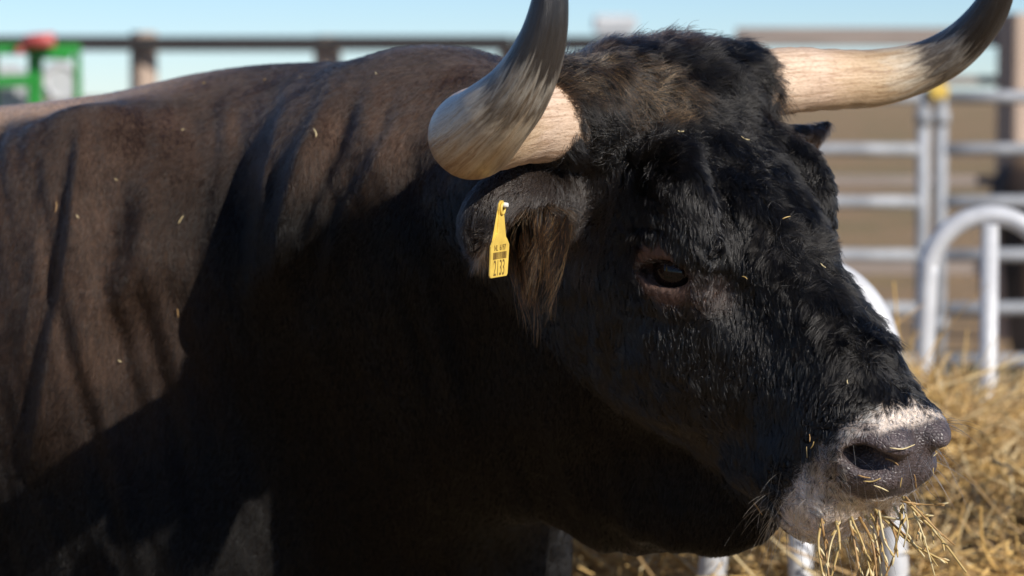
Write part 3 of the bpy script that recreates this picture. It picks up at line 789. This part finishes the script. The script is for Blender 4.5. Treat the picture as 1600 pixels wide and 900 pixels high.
a_far, a_near = math.radians(83.7), math.radians(240.9)
for k in range(9):
    a = a_near+k*2*math.pi/9
    if k == 5: a = a_far
    arch(a, .137, 1.235)
for z in (.06, .52):
    th = np.linspace(0, 2*np.pi, 73); C = np.stack([FC[0]+(FR_+.035)*np.cos(th), FC[1]+(FR_+.035)*np.sin(th), np.full(73, z)], 1)
    tube('ring', C, .02, STEEL, fe, 12)
# ------------------------------------------------------------------ hay
def hay_material():
    m = bpy.data.materials.new('hay'); m.use_nodes = True; t = m.node_tree; b = t.nodes['Principled BSDF']
    a = t.nodes.new('ShaderNodeAttribute'); a.attribute_name = 'pigment'
    t.links.new(a.outputs['Color'], b.inputs['Base Color']); b.inputs['Roughness'].default_value = .55
    return m
HAYS = hay_material()
HAYC = simple('hay_core', (.16, .11, .05), (.34, .25, .125), 14, .9, 0, .03, None, 6, 40)
def hay_z(x, y):
    r = np.hypot(x-FC[0], y-FC[1])/.97
    q = np.stack([x, y, 0*x], -1).reshape(-1, 3)
    z = .82-.12*r**2.2 + (.09*noise(q, .35, 101)+.045*noise(q, .13, 102)).reshape(np.shape(x))
    z = z + .07*np.exp(-((x-.66)**2+(y-5.3)**2)/.05) - .10*np.clip(x-1.0, 0, 1)
    return np.where(r < 1, z, 0)
nr, na = 46, 120; hv = []
for i in range(nr+1):
    r = .97*min(1, i/(nr-6)); 
    for j in range(na):
        a = 2*np.pi*j/na; x, y = FC[0]+max(r, .002)*math.cos(a), FC[1]+max(r, .002)*math.sin(a)
        hv.append((x, y, 0 if i <= nr-6 else i-(nr-6)))
hv = np.array(hv); inr = hv[:, 2] == 0
zz = hay_z(FC[0]+(hv[:, 0]-FC[0])*.995, FC[1]+(hv[:, 1]-FC[1])*.995)
hv[:, 2] = np.where(inr, zz, zz*(1-hv[:, 2]/6.0))
hf = np.array([(i*na+j, i*na+(j+1) % na, (i+1)*na+(j+1) % na, (i+1)*na+j)[::-1] for i in range(nr) for j in range(na)])
hay = link('hay', mesh_np('hay', hv, hf[:, ::-1]), HAYC); tag(hay, 'heap of loose golden hay inside the round feeder', 'hay', kind='stuff')
def hay_strands(n, seed):
    r_ = np.random.default_rng(seed)
    a = r_.random(n)*2*np.pi; r = .97*np.sqrt(r_.random(n)); x, y = FC[0]+r*np.cos(a), FC[1]+r*np.sin(a)
    z = hay_z(x, y)+.03*r_.standard_normal(n)
    side = r_.random(n) < .35                                    # the steep outer face of the heap
    x = np.where(side, FC[0]+.985*np.cos(a), x); y = np.where(side, FC[1]+.985*np.sin(a), y); z = np.where(side, .2+.6*r_.random(n), z)
    ln = .10+.32*r_.random(n)**1.5
    th = r_.random(n)*2*np.pi; el = .35*r_.standard_normal(n)
    d = np.stack([np.cos(th)*np.cos(el), np.sin(th)*np.cos(el), np.sin(el)], 1)
    rad_ = np.stack([np.cos(a), np.sin(a), 0*a], 1)
    d = np.where(side[:, None], d-rad_*(d*rad_).sum(1)[:, None]*.7, d)
    bend = r_.standard_normal((n, 3))*.16
    k = 7; T = np.linspace(-.5, .5, k)
    pts = np.stack([x, y, z], 1)[:, None]+d[:, None]*ln[:, None, None]*T[None, :, None]+bend[:, None]*ln[:, None, None]*(4*T*T)[None, :, None]
    R_ = (.0009+.0017*r_.random(n)**2)[:, None]*np.ones(k)[None]; R_[:, -1] *= .4
    c0 = np.array((.66, .44, .16)); c1 = np.array((.46, .30, .13)); c2 = np.array((.74, .59, .33))
    s = (r_.random(n)+.25*noise(np.stack([x, y, z], 1), .16, 103))[:, None]; c = np.where(s < .4, c0, np.where(s < .72, c1, c2))*(.65+.6*r_.random(n)[:, None])
    return pts, R_, c
hs = curves_obj('hay_strands', *hay_strands(30000, 5), HAYS, hay); hs['kind'] = 'stuff'

# ------------------------------------------------------------------ green machine far left
gm = empty('farm_machine', (P(60, 150, 14)[0], 14, 0)); tag(gm, 'green steel farm machine with red fitting on top, beyond the bull\'s back', 'farm machine')
def gb(name, px0, py0, px1, py1, d, th, mat):
    a, b_ = P(px0, py0, d), P(px1, py1, d); c = (a+b_)/2; dv = Vector(b_-a); ln = dv.length
    return box(name, tuple(c), (th, th, ln), mat, gm, .008, dv.to_track_quat('Z', 'Y').to_matrix())
gb('top_bar', -160, 77, 126, 77, 14, .055, GREEN)
for px, th in ((-150, .06), (55, .07), (121, .035), (-12, .05)):
    a = P(px, 84, 14.06); box('upright', (a[0], a[1], a[2]/2), (th, th, a[2]), GREEN, gm, .008)
gb('cross_bar', -150, 132, 48, 126, 13.95, .06, GREEN)
gb('brace', 62, 86, 112, 88, 13.97, .04, GREEN)
q = P(58, 66, 13.9)
tube('red_motor', [(q[0]-.06, q[1], q[2]), (q[0]+.02, q[1], q[2]+.008), (q[0]+.085, q[1], q[2]+.012)], .036, RED, gm, 16)
gb('red_lever', 26, 84, 42, 68, 13.9, .035, RED)
q = P(96, 128, 14.3)
th = np.linspace(0, 2*np.pi, 49); C = np.stack([q[0]+.085*np.cos(th), np.full(49, q[1]), q[2]+.085*np.sin(th)], 1)
tube('drum_rim', C, .022, WHITESTEEL, gm, 12)
tube('drum', [(q[0], q[1]-.01, q[2]), (q[0], q[1]+.15, q[2])], .08, PALEGREY, gm, 32)
q = P(20, 118, 14.4); box('tank', (q[0]-.1, q[1], q[2]-.12), (.32, .2, .36), PALEGREY, gm, .03)
box('base_frame', (P(-20, 150, 14)[0], 14.05, .12), (1.1, .3, .18), GREEN, gm, .02)
# ------------------------------------------------------------------ pale pillar beyond the bull's poll
q = P(960, 150, 24); pl = empty('gate_pillar', (q[0], q[1], 0)); tag(pl, 'pale grey pillar with square cap rising above the dark rail behind the poll', 'pillar')
box('shaft', (q[0], q[1], 1.02), (.30, .26, 2.04), PALEGREY, pl, .02); box('cap', (q[0], q[1], 2.11), (.36, .30, .14), PALEGREY, pl, .02); box('plate', (q[0]+.01, q[1]-.14, 1.93), (.14, .012, .12), STEEL, pl, .004)

# ------------------------------------------------------------------ cow behind the pen (low-resolution sculpture)
def cow():
    c = P(1775, 150, 15.2); c[2] = 0
    def f(p):
        q = p-c; s = np.stack([q[:, 0], np.abs(q[:, 1]), q[:, 2]], 1)
        d = ell(s, (0, 0, .90), (.72, .25, .30)); d = smin(d, ell(s, (-.5, .08, .98), (.25, .17, .24)), .1); d = smin(d, ell(s, (.5, .08, .95), (.25, .16, .28)), .1)
        for x in (-.58, .5):
            d = smin(d, rcone(s, (x, .16, .8), (x-.02, .16, .42), .12, .06), .08); d = smin(d, rcone(s, (x-.02, .16, .42), (x, .16, .05), .05, .05), .03)
        d = smin(d, rcone(q, (.6, 0, 1.0), (.95, 0, .95), .17, .12), .1); d = smin(d, rcone(q, (.95, 0, .98), (1.2, 0, .72), .11, .07), .05)
        d = smin(d, rcone(s, (.95, .1, 1.02), (.93, .22, 1.0), .035, .03), .02); d = smin(d, rcone(q, (-.74, 0, 1.05), (-.8, 0, .45), .03, .03), .03)
        return d
    lo = c+(-1.0, -.4, -.02); n = (124, 44, 70); h = .02
    g = np.stack(np.meshgrid(*[lo[k]+np.arange(n[k])*h for k in range(3)], indexing='ij'), -1).reshape(-1, 3)
    gr = openvdb.FloatGrid(.05); gr.copyFromArray(np.ascontiguousarray(np.clip(f(g), -.05, .05).astype(np.float32).reshape(n)))
    V, Q = gr.convertToQuads(0.0); V = V*h+lo
    m = simple('cow_coat', (.012, .009, .008), (.05, .03, .02), 3, .7)
    t = m.node_tree; b = t.nodes['Principled BSDF']
    g_ = t.nodes.new('ShaderNodeTexCoord'); sx = t.nodes.new('ShaderNodeSeparateXYZ'); t.links.new(g_.outputs['Object'], sx.inputs[0])
    mp = t.nodes.new('ShaderNodeMapRange'); mp.inputs[1].default_value = 1.10; mp.inputs[2].default_value = 1.18; t.links.new(sx.outputs[2], mp.inputs[0])
    mx = t.nodes.new('ShaderNodeMix'); mx.data_type = 'RGBA'; mx.inputs[7].default_value = (.22, .14, .08, 1)  # tan on top of the back, the sunlight there painted into the coat
    old = b.inputs['Base Color'].links[0].from_socket; t.links.new(old, mx.inputs[6]); t.links.new(mp.outputs[0], mx.inputs[0]); t.links.new(mx.outputs[2], b.inputs['Base Color'])
    o = link('cow', mesh_np('cow', V, Q), m)
    tag(o, 'dark cow with tan back standing behind the steel pen at the right', 'cow')
cow()

# ------------------------------------------------------------------ ear tag
tg = empty('ear_tag', tuple(P(779, 330, 3.06))); tag(tg, 'yellow plastic ear tag with printed number hanging in the bull\'s ear', 'ear tag')
TN_ = np.array((math.sin(math.radians(66)), -math.cos(math.radians(66)), -.06)); TN_ /= np.linalg.norm(TN_)
TX = np.cross(np.array((-.03, 0, 1.0)), TN_); TX /= np.linalg.norm(TX); TZ = np.cross(TN_, TX); TC_ = P(779, 405, 3.055)
TMX = Matrix((TX, TN_, TZ)).transposed()                                    # local x: across, y: out of the face, z: up
def tagpt(x, y, z): return TC_ + .93*(x*TX + y*TN_ + z*TZ)
outl = [(-.022, -.0205), (.022, -.0205), (.0245, -.018), (.0255, .016), (.020, .022), (.0085, .031), (.0065, .052), (.0085, .058), (.0075, .064), (.003, .068), (-.003, .068), (-.0075, .064),
        (-.0085, .058), (-.0065, .052), (-.0085, .031), (-.020, .022), (-.0255, .016), (-.0245, -.018)]
bm = bmesh.new()
fv = [bm.verts.new(tagpt(x, .0008+.9*x*x, z)) for x, z in outl]; bv_ = [bm.verts.new(tagpt(x, -.0008+.9*x*x, z)) for x, z in outl]
n_ = len(outl)
bmesh.ops.triangulate(bm, faces=[bm.faces.new(fv), bm.faces.new(bv_[::-1])])
for i in range(n_): bm.faces.new((fv[i], bv_[i], bv_[(i+1) % n_], fv[(i+1) % n_]))
bmesh.ops.recalc_face_normals(bm, faces=bm.faces[:])
me = bpy.data.meshes.new('tag_plate'); bm.to_mesh(me); bm.free(); link('tag_plate', me, YELLOW, tg)
tube('button_rim', [tagpt(.0045*math.cos(a)*1.1, .0022, .0590+.0062*math.sin(a)) for a in np.linspace(0, 2*np.pi, 25)], .0016, YELLOW, tg, 8)
tube('button_hole', [tagpt(0, .0012, .0590), tagpt(0, .0018, .0590)], .0036, DARKINK, tg, 14)
WPIN = simple('pale_pin', (.65, .65, .62), (.75, .74, .7), 20, .3)
tube('pin', [tagpt(.001, -.004, .0632), tagpt(.001, .003, .0632), tagpt(.0012, .008, .0634)], [.003, .003, .0022], WPIN, tg, 12)
def tag_text(s, size, x, z, sx=1.0):
    cu = bpy.data.curves.new('lettering', 'FONT'); cu.body = s; cu.size = size*.93; cu.align_x = 'CENTER'; cu.extrude = .00012
    o = bpy.data.objects.new('lettering', cu); col.objects.link(o); cu.materials.append(DARKINK)
    M4 = Matrix((TX, TZ, TN_)).transposed().to_4x4(); M4.translation = Vector(tagpt(x, .0012, z))
    o.parent = tg; o.matrix_parent_inverse = Matrix.Translation(tg.location).inverted(); o.matrix_basis = M4 @ Matrix.Diagonal((sx, 1, 1, 1))
    bpy.context.view_layer.update(); me = bpy.data.meshes.new_from_object(o.evaluated_get(bpy.context.evaluated_depsgraph_get()))
    nm = bpy.data.objects.new('lettering', me); mw = o.matrix_basis.copy(); bpy.data.objects.remove(o); nm.name = 'lettering'
    col.objects.link(nm); nm.parent = tg; nm.matrix_parent_inverse = Matrix.Translation(tg.location).inverted(); nm.matrix_basis = mw; return nm
tag_text('2133', .026, 0, -.0185, .62); tag_text('NL  6197', .0095, 0, .0105, .9)
xx = -.018
rb = random.Random(3)
while xx < .018:
    wbar = rb.choice((.0007, .0011, .0016)); c = tagpt(xx+wbar/2, .0010+.9*xx*xx, .0045)
    box('barcode_bar', tuple(c), (wbar, .0004, .0075), DARKINK, tg, 0, TMX); xx += wbar+rb.choice((.0008, .0012))

# ------------------------------------------------------------------ hay hanging from the mouth
STRAW = [simple('straw_stalk', (.42, .29, .10), (.60, .44, .18), 60, .5), simple('straw_brown', (.30, .17, .06), (.45, .28, .11), 60, .5), simple('straw_pale', (.58, .47, .24), (.72, .60, .34), 60, .5)]
wp = empty('hay_wisp', tuple(P(1380, 815, 3.06))); tag(wp, 'wisp of dry yellow hay stalks hanging from the bull\'s mouth', 'hay wisp')
rs = random.Random(12)
STK = [[(1283, 815), (1280, 850), (1287, 905)], [(1284, 815), (1290, 860), (1296, 910)], [(1310, 818), (1300, 850), (1290, 905)], [(1306, 818), (1312, 850), (1298, 912)],
       [(1328, 815), (1335, 850), (1342, 905)], [(1330, 815), (1338, 870), (1355, 915)], [(1332, 812), (1350, 860), (1362, 910)], [(1345, 812), (1362, 850), (1372, 912)],
       [(1352, 808), (1368, 845), (1380, 905)], [(1362, 806), (1378, 850), (1385, 900)], [(1368, 805), (1372, 850), (1362, 905)], [(1372, 802), (1384, 845), (1398, 870)],
       [(1370, 800), (1420, 845), (1480, 880)], [(1375, 802), (1440, 858), (1478, 876)], [(1375, 806), (1412, 812), (1448, 804)], [(1415, 782), (1470, 840), (1512, 895)],
       [(1418, 780), (1462, 825), (1492, 852)], [(1422, 785), (1440, 830), (1462, 910)], [(1420, 788), (1452, 815), (1460, 850)], [(1410, 784), (1440, 788), (1475, 790)],
       [(1412, 790), (1420, 820), (1412, 855)], [(1408, 792), (1410, 815), (1398, 860)], [(1425, 788), (1438, 812), (1432, 845)], [(1398, 796), (1420, 840), (1445, 870)],
       [(1430, 790), (1445, 850), (1466, 885)], [(1380, 802), (1400, 850), (1380, 912)]]
for i, s in enumerate(STK):
    d0 = 3.055+.02*(rs.random()-.5)+.00022*(1470-s[0][0])
    a = P(*s[0], d0+.03); C = catmull([a]+[P(x+rs.uniform(-2, 2), y, d0-.012*k+rs.uniform(-.012, .012)) for k, (x, y) in enumerate(s)], 14)
    o = tube('stalk', C, np.linspace(.0019, .0009, 14)*rs.uniform(.7, 1.25), STRAW[i % 3], wp, 6)
    for k in range(rs.randint(2, 6)):                                      # small spikelets along the stalk
        j = rs.randint(4, 12); c = C[j]; t_v = C[j+1]-C[j]; t_v /= np.linalg.norm(t_v)
        dv = t_v+.5*np.array((rs.uniform(-1, 1), rs.uniform(-.6, .6), rs.uniform(-.5, .5))); dv /= np.linalg.norm(dv)
        l_ = rs.uniform(.006, .014); pts = [c, c+dv*l_*.4, c+dv*l_*.8, c+dv*l_]
        tube('spikelet', pts, [.0006, .0016, .0010, .0003], STRAW[(i+k) % 3], o, 5)
# ------------------------------------------------------------------ bits of straw caught in the coat
from mathutils.bvhtree import BVHTree
tree = BVHTree.FromPolygons([Vector(v_) for v_ in BV], BQ.tolist())
def on_bull(px, py):
    o = Vector((0, 0, CAM_Z)); dr = Vector(P(px, py, 1.0))-o; dr.normalize()
    h = tree.ray_cast(o, dr); return (np.array(h[0]), np.array(h[1])) if h[0] is not None else None
BITS = [('forehead', [(1062, 212, 8, 10, 2), (1160, 222, 12, 15, 2), (1030, 95, 18, 50, 2)]),
        ('bridge of the nose', [(1282, 420, 9, 60, 2), (1225, 345, 12, -30, 0), (1168, 432, 9, 10, 0), (1325, 600, 6, 80, 2)]),
        ('nose and lip', [(1408, 698, 34, -10, 2), (1268, 684, 10, 70, 1), (1264, 706, 14, 80, 0), (1272, 695, 12, -40, 0), (1362, 748, 22, -12, 0), (1350, 745, 16, 15, 1), (1376, 760, 22, 35, 2), (1428, 750, 24, 70, 1),
                          (1446, 752, 10, 75, 0), (1455, 735, 9, 80, 0), (1458, 708, 7, -50, 2), (1405, 752, 14, 80, 0), (1396, 720, 20, 5, 1), (1434, 762, 9, -60, 0)]),
        ('shoulder and neck', [(590, 120, 9, 70, 2), (492, 212, 16, 80, 2), (470, 127, 7, 60, 1), (283, 345, 12, -60, 2), (182, 283, 5, 40, 2), (90, 325, 14, 85, 1), (120, 340, 5, 60, 2), (277, 488, 11, 85, 1),
                               (186, 564, 5, 30, 2), (415, 130, 4, 30, 1), (320, 135, 4, 30, 0), (285, 208, 4, 0, 2), (682, 66, 12, 0, 1), (1190, 790, 20, 88, 1)])]
for where, L_ in BITS:
    for px, py, ln, an, mi in L_:
        h = on_bull(px, py)
        if h is None: continue
        p0, n0 = h; dd = pix(p0)[0, 2]; l_ = ln/FPX*dd
        off = .006 if where in ('forehead', 'bridge of the nose') else (.0025 if where == 'nose and lip' else .005)
        l_ *= 1.25; c = p0+n0*off; dr = np.array((math.cos(math.radians(an)), 0, -math.sin(math.radians(an)))); dr = dr-n0*(dr @ n0); dr /= np.linalg.norm(dr)+1e-9
        bn = np.cross(n0, dr)*l_*rs.uniform(-.12, .12)
        o = tube('straw_bit', catmull([c-dr*l_/2, c+bn, c+dr*l_/2+n0*.001], 7), np.array([.0003, .0005, .0006, .0006, .0006, .0005, .0003])*(1.0 if ln < 15 else 1.3), STRAW[mi])
        tag(o, 'short bit of straw caught on the bull\'s '+where, 'straw', 'straw bits on the '+where)
